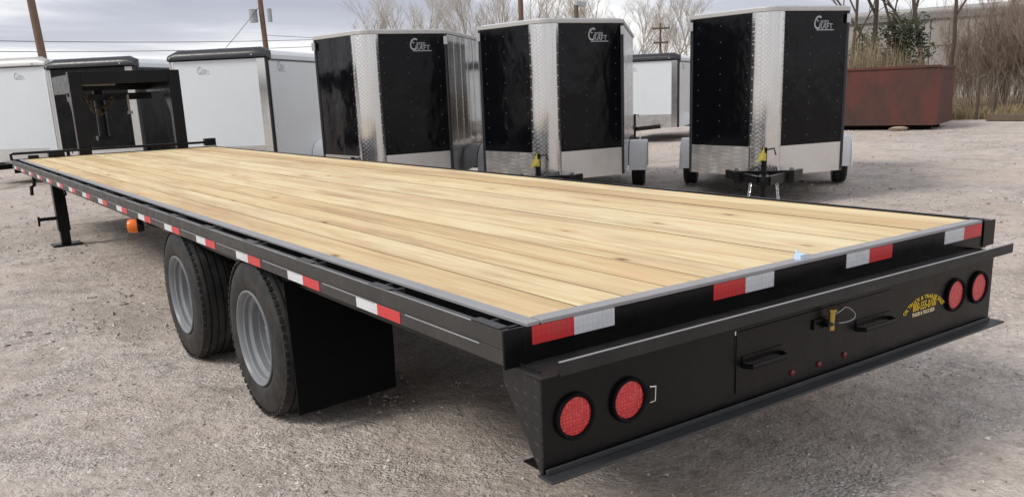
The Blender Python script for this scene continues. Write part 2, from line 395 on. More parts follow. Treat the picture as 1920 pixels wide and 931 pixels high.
def fast_mesh(name, V, F, mat, smooth=True):
    me = bpy.data.meshes.new(name); k = F.shape[1]
    me.vertices.add(len(V)); me.vertices.foreach_set('co', np.ascontiguousarray(V, dtype=np.float32).ravel())
    me.loops.add(F.size); me.loops.foreach_set('vertex_index', np.ascontiguousarray(F, dtype=np.int32).ravel())
    me.polygons.add(len(F)); me.polygons.foreach_set('loop_start', np.arange(0, F.size, k, dtype=np.int32))
    me.polygons.foreach_set('use_smooth', np.full(len(F), smooth)); me.update(calc_edges=True); me.validate()
    me.materials.append(MATS[mat]); o = bpy.data.objects.new(name, me); COL.objects.link(o); return o
g = fast_mesh('ground', np.stack([XX.ravel(), YY.ravel(), ZZ], -1), F, 'gravel_ground'); g['kind'] = 'structure'

def scatter_stones():
    # loose stones in drifts, denser near the camera
    P = []
    while len(P) < 30000:
        d = 1.2 + 12 * random.random() ** 1.7; a = YAW + random.uniform(-.72, .72)
        x = CAM.x + d * math.sin(a); y = CAM.y + d * math.cos(a)
        k = noise.noise((x * 1.1, y * 1.1, 5)) * .8 + noise.noise((x * 3.2, y * 3.2, 8)) * .5
        if random.random() < .07 + max(0, k) * 1.5: P.append((x, y, gz(x, y)))
    m_ = 0
    while m_ < 5000:
        d = random.uniform(6, 27); a = YAW + random.uniform(-.72, .72); x = CAM.x + d * math.sin(a); y = CAM.y + d * math.cos(a)
        if noise.noise((x * .5, y * .5, 15)) > -.05: P.append((x, y, gz(x, y))); m_ += 1
    P = np.array(P); n = len(P)
    r = .003 + .007 * rng.random(n) ** 2.4; big = rng.random(n) < .02; r[big] *= 1.9; r[30000:] = .010 + .018 * rng.random(n - 30000) ** 2
    base = np.array([(1, 0, 0), (0, 1, 0), (-1, 0, 0), (0, -1, 0), (.1, .1, .75), (0, 0, -.5)], float)
    j = base[None] + rng.normal(0, .22, (n, 6, 3)); th = rng.random(n) * 6.28
    cs, sn = np.cos(th)[:, None], np.sin(th)[:, None]
    sxy = 1 + rng.random((n, 1)) * .8
    X = (j[:, :, 0] * sxy * cs - j[:, :, 1] * sn); Y = (j[:, :, 0] * sxy * sn + j[:, :, 1] * cs)
    V = np.stack([X, Y, j[:, :, 2]], -1) * r[:, None, None] + P[:, None, :]
    T = np.array([(0, 1, 4), (1, 2, 4), (2, 3, 4), (3, 0, 4), (1, 0, 5), (2, 1, 5), (3, 2, 5), (0, 3, 5)])
    F = (T[None] + (np.arange(n) * 6)[:, None, None]).reshape(-1, 3)
    o = fast_mesh('gravel_stones', V.reshape(-1, 3), F, 'stone', False); o['kind'] = 'stuff'
    o['label'] = 'loose pale gravel stones strewn over the yard'; o['category'] = 'gravel'
scatter_stones()

# ------------------------------------------------------------------ flatbed trailer
W, H, L = 2.44, .871, 10.90
FB = thing('flatbed_trailer', 'long black gooseneck flatbed trailer with new pine deck and tail lights', 'trailer', (W / 2, 4.5, 0), world=True)
# deck boards
n_b = 13; bx0, bx1 = .044, W - .022; bw = (bx1 - bx0) / n_b
for i in range(n_b):
    a = bx0 + i * bw; dz = random.uniform(-.0015, .001)
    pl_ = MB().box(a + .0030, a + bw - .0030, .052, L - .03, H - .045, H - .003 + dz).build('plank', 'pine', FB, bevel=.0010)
    pl_.data.materials.append(MATS['pine_edge_shade'])            # long edges coloured dark to paint the shade in the seams
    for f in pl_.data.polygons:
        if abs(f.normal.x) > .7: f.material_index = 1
# steel edging
MB().box(0, .044, 0, L, H - .012, H).build('edge_strip', 'edge_steel', FB, bevel=.002)
MB().box(.05, W - .02, 0, .05, H - .012, H + .001).build('edge_strip', 'edge_steel', FB, bevel=.002)
MB().box(W - .0195, W, 0, L, H - .05, H + .006).build('edge_strip', 'black_paint', FB, bevel=.002)
m = MB().box(.0, .012, .012, L, H - .16, H - .014).box(W - .012, W - .001, .012, L, H - .16, H - .052)
m.box(.0, .07, .012, L, H - .166, H - .1605)
m.build('side_channel', 'black_paint', FB)
# crossmembers, main beams
m0 = MB().box(.014, W - .014, .55, .56, .70, H - .047).box(.014, W - .014, .56, .60, .70, .706)
c0 = m0.build('crossmember', 'shadow_steel', FB)
for k in range(1, 25):
    dup(c0, FB, (c0.location.x, c0.location.y + k * .41, c0.location.z))
for x in (.74, 1.70):
    MB().box(x - .005, x + .005, .0, L, .38, .695).box(x - .075, x + .075, .0, L, .365, .379).box(x - .075, x + .075, .0, L, .684, .697).build('main_beam', 'shadow_steel', FB)
# rear header under the deck edge
rh = MB().box(.012, W - .012, 0, .011, .70, H - .014).build('rear_header', 'black_paint', FB)
for x0, x1, c in ((.015, .164, 'red'), (.1645, .318, 'white'), (.745, .898, 'red'), (.8985, 1.044, 'white'), (1.456, 1.597, 'white'), (1.5975, 1.748, 'red'), (2.125, 2.272, 'white'), (2.2725, 2.414, 'red')):
    MB().box(x0, x1, -.0022, -.0002, .806, .859).build('reflective_strip', 'tape_' + c, rh)
# rub rails
rr = MB().box(-.080, -.072, .0, L, .766, .862).box(-.0835, -.080, .0, L, .766, .8085)
for k in range(17):
    y0 = .05 + k * .6525
rr.box(-.0718, -.03, .0, L, .766, .772)
MB().box(-.0805, -.0760, .16, L, .8622, .8646).build('rail_edge_highlight', 'edge_steel', FB)  # pale strip that paints in the highlight along the rail's top edge
MB().box(-.0758, -.0560, .0, L, .8596, .8632).build('rail_flange', 'rail_paint', FB)
rail = rr.build('rub_rail', 'rail_paint', FB, bevel=.0012)
for k in range(16):
    y = .585 + k * .6525
    if y + .33 > L: break
    MB().box(-.0852, -.0837, y + .0, y + .1625, .7685, .807).build('reflective_strip', 'tape_red', rail)
    MB().box(-.0852, -.0837, y + .163, y + .326, .7685, .807).build('reflective_strip', 'tape_white', rail)
    MB().box(-.0856, -.0837, y - .47, y - .035, .8045, .8085).build('rail_lip_highlight', 'edge_steel', rail)  # ledge on the rail, its highlight put in as pale steel
pk = MB().box(-.0715, -.001, .04, .05, .775, .858).box(-.0715, -.001, .13, .14, .775, .858).box(-.0802, -.0480, .02, .16, .8650, .8672)
p0 = pk.build('stake_pocket', 'rail_paint', FB)
for k in range(1, 17): dup(p0, FB, (p0.location.x, p0.location.y + k * .6525, p0.location.z))
MB().box(W + .072, W + .080, .0, L, .766, .862).box(W + .001, W + .072, .02, .028, .74, .862).box(W + .001, W + .072, 5.3, 5.31, .74, .862).build('rub_rail', 'black_paint', FB, bevel=.0012)
MB().box(-.085, -.012, -.008, .0005, .755, .866).box(-.0118, .011, -.006, .0, .72, .858).build('rail_end_cap', 'black_paint', FB, bevel=.002)
MB().box(W - .011, W + .082, -.006, .0005, .755, .866).build('rail_end_cap', 'black_paint', FB, bevel=.002)

# bumper box
yb = -.10
bp = MB().box(-.030, 2.335, yb, yb + .008, .466, .752)
bumper = bp.build('bumper', 'black_paint', FB, bevel=.0015)
for x in (-.0365, 2.336):
    MB().prism([(x, yb + .001, .467), (x, yb + .012, .467), (x, .075, .70), (x, .075, .80), (x, .004, .80), (x, .004, .765), (x, yb + .001, .765)], (.006, 0, 0)).build('bumper_side', 'atp_black', bumper)
MB().box(-.055, 2.375, yb - .035, .0, .7525, .7580).box(.0, 2.408, yb - .0425, yb - .0353, .7515, .7900).build('top_angle', 'angle_dark', bumper, bevel=.0015)
MB().box(.0, 2.408, yb - .0428, yb - .0350, .7902, .7922).build('angle_lip_highlight', 'edge_steel', bumper)  # bare top edge of the angle, its highlight put in as a pale strip
MB().box(-.045, 2.372, yb - .054, yb + .012, .4575, .4655).box(-.03, 2.33, yb - .012, yb - .0045, .4657, .482).build('bottom_angle', 'angle_grey', bumper, bevel=.0015)
MB().box(-.03, 2.33, yb + .02, .0, .47, .474).build('bumper_floor', 'shadow_steel', bumper)
dr = MB().box(.742, 1.597, yb - .0035, yb - .0003, .515, .721).build('storage_door', 'black_paint', bumper, bevel=.001)
MB().box(.7345, .7405, yb - .0012, yb - .0003, .60, .726).build('door_gap', 'shadow_steel', bumper)
MB().box(.7345, .7405, yb - .0016, yb - .0003, .712, .7255).build('gap_glint', 'chrome', bumper)
def handle(x0, x1, z):
    m = MB().tube([(x0, yb - .004, z - .004), (x0 + .004, yb - .036, z), (x1 - .01, yb - .036, z), (x1, yb - .004, z + .003)], .0085, 8)
    m.box(x0 - .008, x1 + .006, yb - .0075, yb - .0037, z + .004, z + .03)
    m.build('door_handle', 'black_paint', bumper)
handle(.775, .965, .607); handle(1.385, 1.59, .612)
m = MB().box(1.125, 1.205, yb - .012, yb - .0038, .655, .690).box(1.165, 1.225, yb - .040, yb - .0122, .664, .676)
m.build('latch', 'black_paint', bumper, bevel=.002)
MB().tube([(1.196, yb - .03, .648), (1.196, yb - .03, .715)], .0105, 10).tube([(1.196, yb - .03, .714), (1.196, yb - .03, .722)], .015, 10).build('latch_pin', 'brass', bumper)
lp = [(1.205 + .06 * (1 - math.cos(t)), yb - .03 - .012 * math.sin(t * 2), .700 + .02 * math.sin(t) - .004 * t) for t in np.linspace(0, 5.6, 22)]
MB().tube(lp, .0018, 6).build('pin_wire', 'edge_steel', bumper)
for x, z in ((1.025, .524), (1.171, .523), (1.318, .5275)):
    MB().lathe([(0, .0005), (0, .011), (.005, .010), (.008, .005), (.009, .0005)], (x, yb - .004, z), (0, -1, 0), 14, False).build('marker_light', 'marker_red', bumper)
MB().tube([(.353, yb - .001, .585), (.353, yb - .014, .587), (.372, yb - .016, .588), (.374, yb - .016, .632), (.353, yb - .014, .634), (.353, yb - .001, .636)], .003, 6).build('wire_clip', 'chrome', bumper)
def tail_light(x, z):
    rg = MB().lathe([(0, .052), (0, .0685), (.010, .068), (.014, .0645), (.012, .058), (.004, .054)], (x, yb - .0006, z), (0, -1, 0), 40).build('tail_light', 'rubber_flap', bumper)
    MB().lathe([(.001, .0005), (.001, .0575), (.006, .0555), (.0085, .045), (.0095, .0005)], (x, yb - .0008, z), (0, -1, 0), 36, False).build('lens', 'red_lens', rg)
for x, z in ((.077, .6115), (.278, .6105), (2.045, .625), (2.224, .627)): tail_light(x, z)
# dealer's lettering, yellow on black (stands on the bumper face)
def on_bumper(s, size, x, z, mat, warp=None, sxf=1.0):
    def wp(a, b, c):
        a *= sxf
        if warp: a, b = warp(a, b)
        return (x + a, yb - .0009 - (c + .0003), z + b)
    vs, fs = text_mesh(s, size, .0003, wp, .0006); MB().add(vs, fs).build('dealer_lettering', mat, bumper, smooth=0)
def arc(a, b):
    Rr = .145; t = a / Rr
    return (math.sin(t) * (Rr + b), math.cos(t) * (Rr + b) * .62 - Rr * .62)
on_bumper('OK TRUCK & TRAILER SALES', .033, 1.830, .646, 'yellow_print', arc, .74)
on_bumper('800-555-0100', .045, 1.832, .606, 'yellow_print', None, .64)
on_bumper('TRAILERS & TRUCK BEDS', .020, 1.826, .585, 'cream_print', None, .70)

# wheels: twin tyres each side
def wheel(x_out, y, side, full=True):
    """x_out outer face of the tyre; side -1 left, +1 right"""
    R0, wd = .388, .232; s = -side
    cx = x_out + s * wd / 2
    hub = thing('t', '', ''); del hub['label'], hub['category']; bpy.data.objects.remove(hub)
    h = wd / 2
    rim = [(-h + .012, .222), (-h + .004, .234), (-h - .004, .233), (-h - .005, .227), (-h + .003, .219), (-h + .020, .214), (-h + .026, .206), (-h + .044, .205), (-h + .052, .192), (-h + .058, .186), (-h + .088, .184), (-h + .092, .178), (-h + .118, .174), (-h + .128, .160), (-h + .129, .118), (-h + .112, .105), (-h + .110, .0), (-h + .145, .0), (-h + .155, .15), (h - .03, .195), (h - .004, .225), (h - .012, .222)]
    prof = [(-h + .014, .222), (-h - .001, .250), (-h - .006, .285), (-h - .004, .325), (-h + .006, .352), (-h + .016, .368), (-h + .024, .381), (-h + .034, .3865)]
    # four grooves across the tread
    for g in (-.06, -.02, .02, .06):
        prof += [(g - .0055, .388), (g - .0045, .377), (g + .0045, .377), (g + .0055, .388)]
    prof += [(h - .034, .3865), (h - .024, .381), (h - .016, .368), (h - .006, .352), (h + .004, .325), (h + .006, .285), (h + .001, .25), (h - .014, .222)]
    t = MB().lathe([(a * s, r) for a, r in prof], (0, 0, 0), (1, 0, 0), 72, True)
    wl = bpy.data.objects.new('wheel', None); COL.objects.link(wl); wl.parent = FB; wl['_o'] = (cx, y, R0 - .004)
    wl.location = Vector((cx, y, R0 - .004)) - FB.location; wl.empty_display_size = .1
    o = MB(); o.v = [(a + cx, b + y, c + R0 - .004) for a, b, c in t.v]; o.f = t.f
    ty = o.build('tyre', 'tyre', wl, smooth=32)
    # sipes / shoulder blocks
    sb = MB()
    for k in range(60):
        an = 2 * math.pi * k / 60
        for xx in (-.098, .098):
            c = Vector((cx + xx, y + math.cos(an) * .3795, R0 - .004 + math.sin(an) * .3795)); d = Vector((0, -math.sin(an), math.cos(an))); e = Vector((0, math.cos(an), math.sin(an)))
            sb.bar(c - d * .013, c + d * .013, .020, .012, e)
    sb.build('tread_block', 'tyre', wl)['kind'] = 'stuff'
    rb = MB().lathe([(a * s, max(r, .0006)) for a, r in rim], (0, 0, 0), (1, 0, 0), 56, True)
    o = MB(); o.v = [(a + cx, b + y, c + R0 - .004) for a, b, c in rb.v]; o.f = rb.f
    # hub and nuts deep in the dish
    hb = MB().lathe([(0, .0006), (0, .06), (-.03 * s, .058), (-.036 * s, .045), (-.037 * s, .0006)], (cx + s * (-h + .111), y, R0 - .004), (1, 0, 0), 20, False)
    hh = MB()
    for k in range(8):
        an = 2 * math.pi * k / 8 + .2; yy = y + .088 * math.cos(an); z = R0 - .004 + .088 * math.sin(an); x0 = cx + s * (-h + .112)
        hb.tube([(x0, yy, z), (x0 - s * .022, yy, z)], .012, 6)
    for k in range(5):
        an = 2 * math.pi * k / 5 + .5; c = Vector((cx + s * (-h + .1283), y + .139 * math.cos(an), R0 - .004 + .139 * math.sin(an)))
        hh.lathe([(0, .0005), (0, .017), (-.0015 * s, .0165), (-.0015 * s, .0005)], c, (1, 0, 0), 14, False)
    o.build('rim', 'rim_grey', wl, smooth=30); hb.build('hub', 'rim_grey', wl); hh.build('hand_holes', 'shadow_steel', wl)['kind'] = 'stuff'
    return wl
for y in (2.15, 3.42):
    wheel(-.0675, y, -1); wheel(.195, y, -1); wheel(W + .0675, y, 1); wheel(W - .195, y, 1)
    MB().tube([(.40, y, .384), (W - .40, y, .384)], .05, 12).build('axle', 'shadow_steel', FB)
# mud flaps: a slightly curved rubber sheet
def flap(x0, x1):
    m = MB(); N = 8; vs = []
    for i in range(N + 1):
        z = .72 - .615 * i / N; yy = 1.735 - .016 * math.sin(i / N * 2.6)
        vs += [(x0 + .006 * i / N, yy, z), (x1, yy + .03, z + .012 * i / N), (x1, yy + .038, z + .012 * i / N), (x0 + .006 * i / N, yy + .008, z)]
    fs = [(4 * i + k, 4 * i + (k + 1) % 4, 4 * i + 4 + (k + 1) % 4, 4 * i + 4 + k) for i in range(N) for k in range(4)] + [(0, 1, 2, 3), (4 * N + 3, 4 * N + 2, 4 * N + 1, 4 * N)]
    m.add(vs, fs).build('mud_flap', 'rubber_flap', FB)
flap(-.045, .47); flap(W - .47, W + .045)
# landing legs
def leg(x, y, s):
    a = MB().box(x - .06, x + .06, y - .06, y + .06, .16, .80).box(x - .048, x + .048, y - .048, y + .048, .016, .16)
    lg = a.build('landing_leg', 'black_paint', FB, bevel=.004)
    MB().box(x - .15, x + .15, y - .11, y + .11, .002, .016).build('foot_plate', 'black_paint', lg)
    MB().box(x + s * .06, x + s * .06 + .17 * s, y + .0, y + .035, .285, .32).tube([(x + s * .23, y + .02, .335), (x + s * .235, y + .02, .23)], .012, 8).build('leg_pin', 'black_paint', lg)
leg(.115, 8.93, -1); leg(W - .115, 8.93, 1)
MB().tube([(.03, 10.0, .76), (.02, 10.0, .60), (-.02, 9.95, .585), (-.03, 9.93, .49)], .02, 8).build('crank_handle', 'black_paint', FB)
MB().tube([(.17, 8.95, .66), (.02, 7.75, .655)], .014, 6).build('leg_brace', 'black_paint', FB)
# amber turn lamp hanging under the rail
al = MB().lathe([(0, .0006), (0, .046), (.02, .050), (.038, .050), (.038, .0006)], (-.020, 4.36, .70), (-.96, .28, 0), 28, False)
al.box(-.045, -.03, 4.35, 4.37, .745, .768)
al = al.build('turn_lamp', 'black_paint', FB)
MB().lathe([(.0385, .0006), (.0385, .0475), (.085, .046), (.10, .036), (.106, .0006)], (-.020, 4.36, .70), (-.96, .28, 0), 28, False).build('lens', 'amber', al)
# gooseneck, seen as a frame over the deck's front edge
gx0, gx1, gy0 = .72, 2.12, L + .02
gn = MB()
gn.box(gx0, gx0 + .15, gy0, gy0 + .12, .70, 1.93).box(gx1 - .15, gx1, gy0, gy0 + .12, .70, 1.93).box(gx0 + .15, gx1 - .15, gy0 - .002, gy0 + .118, 1.775, 1.932)
gn = gn.build('gooseneck', 'black_paint', FB, bevel=.006)
for x in (gx0 + .012, gx1 - .132):
    MB().box(x, x + .12, gy0 + .121, gy0 + 1.4, 1.66, 1.90).build('neck_beam', 'black_paint', gn, bevel=.004)
    MB().prism([(x + .03, gy0 + .121, 1.619), (x + .03, gy0 + .55, 1.619), (x + .03, gy0 + .121, 1.15)], (.06, 0, 0)).build('gusset', 'black_paint', gn)
for y0, y1, z0, z1 in ((1.1, 1.2, 1.56, 1.655), (1.28, 1.4, 1.70, 1.90)):
    MB().box(gx0 + .135, gx1 - .135, gy0 + y0, gy0 + y1, z0, z1).build('cross_beam', 'black_paint', gn, bevel=.004)
MB().box(gx0 + .135, gx1 - .135, gy0 + .125, gy0 + 1.27, 1.885, 1.90).build('neck_plate', 'shadow_steel', gn)
MB().tube([(1.30, gy0 + 1.34, 1.70), (1.30, gy0 + 1.34, 1.06)], .07, 14).box(1.20, 1.40, gy0 + 1.25, gy0 + 1.43, 1.0, 1.06).build('coupler', 'black_paint', gn)
def chain(pts, name, parent, r=.008, mat='gold_chain', step=.036):
    P = [Vector(p) for p in pts]; m = MB(); i = 0
    for a, b in zip(P, P[1:]):
        d = b - a; n = max(1, int(d.length / step)); dn = d.normalized(); o = dn.orthogonal().normalized()
        for k in range(n):
            c = a + d * ((k + .5) / n); s = (o if i % 2 else dn.cross(o)); i += 1; h = d.length / n * .72; wv = h * .62
            m.tube([c + dn * h * math.cos(t) + s * wv * math.sin(t) for t in np.linspace(0, 2 * math.pi, 9)], r * .8, 5, cap=False)
    return m.build(name, mat, parent)
chain([(1.03, gy0 + .9, 1.70), (1.12, gy0 + .9, 1.46), (1.20, gy0 + .9, 1.38), (1.28, gy0 + .9, 1.46), (1.40, gy0 + .9, 1.60)], 'safety_chain', gn, .013, step=.06)
MB().box(1.55, 1.575, gy0 + .7, gy0 + .725, 1.40, 1.63).box(1.535, 1.60, gy0 + .69, gy0 + .73, 1.36, 1.40).build('crank_arm', 'edge_steel', gn)
MB().box(.96, 1.38, gy0 + .5, gy0 + .52, 1.755, 1.775).build('wiring_tray', 'edge_steel', gn)
# front rail across the deck's nose
yf = L - .06
m = MB().tube([(-.085, yf, .865), (-.088, yf, .935), (-.06, yf, .947), (W - .0, yf, .932)], .017, 8)
m.box(.33, .52, yf - .05, yf + .05, H, .95).box(.10, .22, yf - .03, yf + .03, H, .915)
m.build('front_rail', 'black_paint', FB)
MB().box(W - .12, W + .03, yf - .05, yf + .05, .885, .985).build('rail_block', 'black_paint', FB, bevel=.004)
MB().box(-.07, W + .07, L + .001, L + .012, .70, H + .004).build('front_header', 'black_paint', FB)
MB().box(1.203, 1.24, .012, .04, H + .001, H + .018).prism([(1.19, .02, H + .001), (1.25, .03, H + .001), (1.23, .05, H + .03)], (0, .004, 0)).build('paper_tag', 'tag_paper', FB)

# ------------------------------------------------------------------ cargo trailers
GRP = 'cargo trailers parked in the gravel yard'
def small_wheel(t, x, y, s, r=.335, wd=.20):
    w_ = bpy.data.objects.new('wheel', None); COL.objects.link(w_); w_.parent = t; w_.location = (x, y, r); w_['_o'] = (x, y, r); w_.empty_display_size = .1
    h = wd / 2
    prof = [(-h + .01, .19), (-h, .24), (-h + .005, r - .03), (-h + .03, r - .002), (-.02, r), (-.015, r - .008), (.015, r - .008), (.02, r), (h - .03, r - .002), (h - .005, r - .03), (h, .24), (h - .01, .19)]
    MB().lathe(prof, (x, y, r), (1, 0, 0), 32).build('tyre', 'tyre', w_)
    MB().lathe([(s * (h - .012), .192), (s * (h - .005), .18), (s * (h - .05), .15), (s * (h - .04), .08), (s * (h - .01), .05), (s * (h - .008), .0006), (s * .0, .0006), (s * .0, .19)], (x, y, r), (1, 0, 0), 28).build('rim', 'chrome', w_)
def fender(t, x, s, y, r=.335, wd=.25, boxy=False):
    m = MB(); N = 14; vs = []; R1 = r + .10
    xi, xo = x - s * wd / 2, x + s * wd / 2
    for i in range(N + 1):
        a = math.pi * (i / N); yy = y - math.cos(a) * R1 * 1.05; zz = .27 + math.sin(a) ** .75 * (R1 - .02)
        k = .012
        yi, zi = y - math.cos(a) * (R1 - k) * 1.05, .27 + math.sin(a) ** .75 * (R1 - .02 - k)
        vs += [(xi, yy, zz), (xo, yy, zz), (xo, yi, zi), (xi, yi, zi)]
    fs = [(4 * i + k, 4 * i + (k + 1) % 4, 4 * i + 4 + (k + 1) % 4, 4 * i + 4 + k) for i in range(N) for k in range(4)] + [(0, 1, 2, 3), (4 * N + 3, 4 * N + 2, 4 * N + 1, 4 * N)]
    m.add(vs, fs)
    # rolled outer lip
    pts = [(xo, y - math.cos(math.pi * i / N) * R1 * 1.05, .27 + math.sin(math.pi * i / N) ** .75 * (R1 - .02) - .012) for i in range(N + 1)]
    m.tube(pts, .014, 6)
    m.build('fender', 'fender_metal', t, smooth=50)
def slab(a, b, z0, z1, th, out):
    """upright panel from plan point a to b, its outer face on the a-b line, thickness inward"""
    a = Vector((a[0], a[1], 0)); b = Vector((b[0], b[1], 0)); n = Vector(out) * -th
    return MB().prism([a + Vector((0, 0, z0)), b + Vector((0, 0, z0)), b + Vector((0, 0, z1)), a + Vector((0, 0, z1))], n)
def rivets(t, a, b, out, z0, z1, cols, step):
    a = Vector((a[0], a[1], 0)); b = Vector((b[0], b[1], 0)); n = Vector(out); m = MB()
    for f in cols:
        p = a.lerp(b, f); z = z0 + step * .6
        while z < z1 - .04:
            m.lathe([(0, .0095), (.003, .0075), (.0045, .0005)], p + Vector((0, 0, z)) + n * .0005, n, 6, False); z += step
    o = m.build('rivets', 'rivet_head', t, smooth=0); o['kind'] = 'stuff'
def logo(t, a, b, out, f, ztop, mat, size=.17, name='logo_lettering', parent=None):
    """big C with two lines of lettering beside it, lying on a panel"""
    a = Vector((a[0], a[1], 0)); b = Vector((b[0], b[1], 0)); d = (b - a).normalized(); n = Vector(out); o0 = a.lerp(b, f)
    m = MB()
    def put(s, sz, dx, dz, sxf=1.0, shear=.0):
        vs, fs = text_mesh(s, sz, .0004, lambda x, y, c: tuple(o0 + d * (x * sxf + dx + shear * y) + Vector((0, 0, ztop + y + dz)) + n * (.0012 + c)))
        m.add(vs, fs)
    put('C', size * 1.45, 0, -size * .98, .72, .14); put('c', size * .75, size * .06, -size * .42, .9, .2)
    put('argo', size * .50, size * .78, -size * .56, .95); put('RAFT', size * .58, size * .92, -size * .98, 1.02)
    vs = [(-.02, -1.08), (1.75, -1.08), (1.75, -1.02), (-.02, -1.02)]
    m.add([o0 + d * (x * size) + Vector((0, 0, ztop + z * size)) + n * .0014 for x, z in vs], [(0, 1, 2, 3)])
    m.build(name, mat, parent or t, smooth=0)
def tongue(t, y_front, y_body, zt=.42, jackx=0, big=True, tagged=True):
    """A-frame, coupler, jack, chains"""
    m = MB()
    for s in (-1, 1): m.bar((s * .42, y_body + .05, zt), (s * .05, y_front + .10, zt), .055, .10)
    m.build('tongue', 'black_paint', t, bevel=.003)
    c = MB().box(-.05, .05, y_front - .16, y_front + .12, zt - .02, zt + .07).tube([(0, y_front - .16, zt + .0), (0, y_front - .11, zt + .03)], .05, 10)
    c.build('coupler', 'black_paint', t, bevel=.004)
    j = MB().tube([(jackx, y_front + .17, .03), (jackx, y_front + .17, zt + .36)], .03, 12).box(jackx - .06, jackx + .06, y_front + .11, y_front + .23, .0, .03).tube([(jackx, y_front + .17, zt + .33), (jackx + .1, y_front + .15, zt + .35), (jackx + .12, y_front + .13, zt + .28)], .009, 6)
    j.build('jack', 'black_paint', t)
    if tagged: MB().box(jackx - .055, jackx + .02, y_front + .125, y_front + .132, zt + .22, zt + .30).prism([(jackx - .09, y_front + .12, zt + .19), (jackx + .005, y_front + .118, zt + .25), (jackx - .005, y_front + .12, zt + .37)], (0, .004, 0)).build('warning_tag', 'tag_yellow', t)
    for s in (-1, 1):
        chain([(s * .14, y_front + .2, zt - .04), (s * .16, y_front + .10, .20), (s * .13, y_front + .03, .06)], 'safety_chain', t, .0055, 'chrome', .035)

def vnose(R_corner, ax, label, side='side_mirror'):
    """V-nosed cargo trailer; local +y runs back along the body, origin on the ground midway between the front shoulders"""
    a = R(ax); ac = Vector((math.cos(a), -math.sin(a), 0)); wd = 1.83
    o = Vector((R_corner[0], R_corner[1], 0)) - ac * wd / 2
    t = thing('cargo_trailer', label, 'trailer', o, -a, GRP)
    hw, n, ns, zb, zg, zt, LB = wd / 2, .62, .17, .37, .715, 2.225, 3.75
    th = .02
    for s in (-1, 1):
        sh, tip = (s * hw, 0), (s * ns, -n)
        d = Vector((tip[0] - sh[0], tip[1] - sh[1], 0)).normalized(); out = Vector((d.y, -d.x, 0)); out = out if out.y < 0 else -out
        A, B = (sh, tip) if s < 0 else (tip, sh)
        slab(A, B, zg + .002, zt, th, out).build('front_panel', 'panel_black', t)
        off = out * .004
        slab((A[0] + off.x, A[1] + off.y), (B[0] + off.x, B[1] + off.y), zb, zg, th, out).build('stone_guard', 'atp_guard', t)
        rivets(t, A, B, out, zg, zt, (.13, .50, .93) if s < 0 else (.07, .42, .88), .185)
        if s > 0: logo(t, A, B, out, .50, zt - .05, 'silver_print', .15)
        # side
        slab((s * hw, 0.004), (s * hw, LB), zg, zt, th, (s, 0, 0)).build('side_panel', side if s > 0 else 'panel_black', t)
        slab((s * (hw + .003), 0.004), (s * (hw + .003), LB), zb, zg - .003, th, (s, 0, 0)).build('side_guard', 'atp' if s < 0 else side, t)
        sm = MB()
        for k in range(1, 9): sm.box(s * hw - .004, s * hw + .004, k * .41 - .012, k * .41 + .012, zg + .01, zt - .012)
        sm.build('side_seams', 'chrome', t)['kind'] = 'stuff'
        # rounded corner post
        MB().tube([(s * (hw - .012), -.004, zb + .005), (s * (hw - .012), -.004, zt + .002)], .024, 12).build('corner_post', 'cap_black', t)
        MB().box(s * hw - .022, s * hw + .022, -.06, .02, zt - .13, zt - .03).build('marker_light', 'silver_print', t)
        small_wheel(t, s * (hw + .135), 2.0, s); fender(t, s * (hw + .135), s, 2.0)
    # nose: rounded checker-plate strip
    vs = []; N = 10; zlo, zhi = zb + .004, zt + .002
    for i in range(N + 1):
        u = -1 + 2 * i / N; x = u * (ns + .012); y = -n - .10 * math.cos(u * math.pi / 2) ** .8 + .0 - .006
        vs += [(x, y, zlo), (x, y, zhi), (x, y + .02, zhi), (x, y + .02, zlo)]
    fs = [(4 * i + k, 4 * i + (k + 1) % 4, 4 * i + 4 + (k + 1) % 4, 4 * i + 4 + k) for i in range(N) for k in range(4)] + [(0, 1, 2, 3), (4 * N + 3, 4 * N + 2, 4 * N + 1, 4 * N)]
    MB().add(vs, fs).build('nose_trim', 'atp', t, smooth=60)
    m = MB()
    for s in (-1, 1):
        z = zg
        while z < zt - .05: m.lathe([(0, .010), (.004, .008), (.005, .0005)], (s * (ns - .008), -n - .028, z), (s * .3, -.95, 0), 6, False); z += .13
    m.build('rivets', 'silver_print', t, smooth=0)['kind'] = 'stuff'
    # roof and top rail following the V
    pl = [(-hw, LB), (-hw, 0), (-ns, -n), (-.09, -n - .085), (0, -n - .105), (.09, -n - .085), (ns, -n), (hw, 0), (hw, LB)]
    def ring(k): return [(x * (1 + k / hw), y - k if y < .1 else y + k) for x, y in pl]
    po = ring(.016)
    MB().prism([(x, y, zt + .0035) for x, y in po], (0, 0, .048)).build('top_rail', 'silver_rail', t, bevel=.006)
    MB().prism([(x * .97, y * .97 + .03, zt + .0525) for x, y in pl], (0, 0, .014)).build('roof', 'white_roof', t)
    MB().prism([(x * .985, y * .985 + .02, zb + .03) for x, y in pl], (0, 0, .05)).build('floor_frame', 'shadow_steel', t)
    MB().box(-hw + .02, hw - .02, LB - .03, LB - .004, zb, zt).build('rear_door', 'panel_black', t)
    MB().tube([(-hw, 2.0, .335), (hw, 2.0, .335)], .035, 8).build('axle', 'shadow_steel', t)
    tongue(t, -n - .95, -n - .05, zt=.40)
    MB().box(-.335, .335, -n - .42, -n - .38, .33, .47).box(-.335, -.29, -n - .38, -n - .05, .33, .47).box(.29, .335, -n - .38, -n - .05, .33, .47).build('tongue_box', 'black_paint', t, bevel=.005)
    MB().box(-.20, -.155, -n - .445, -n - .421, .355, .42).build('wiring_plug', 'white_roof', t)
    return t
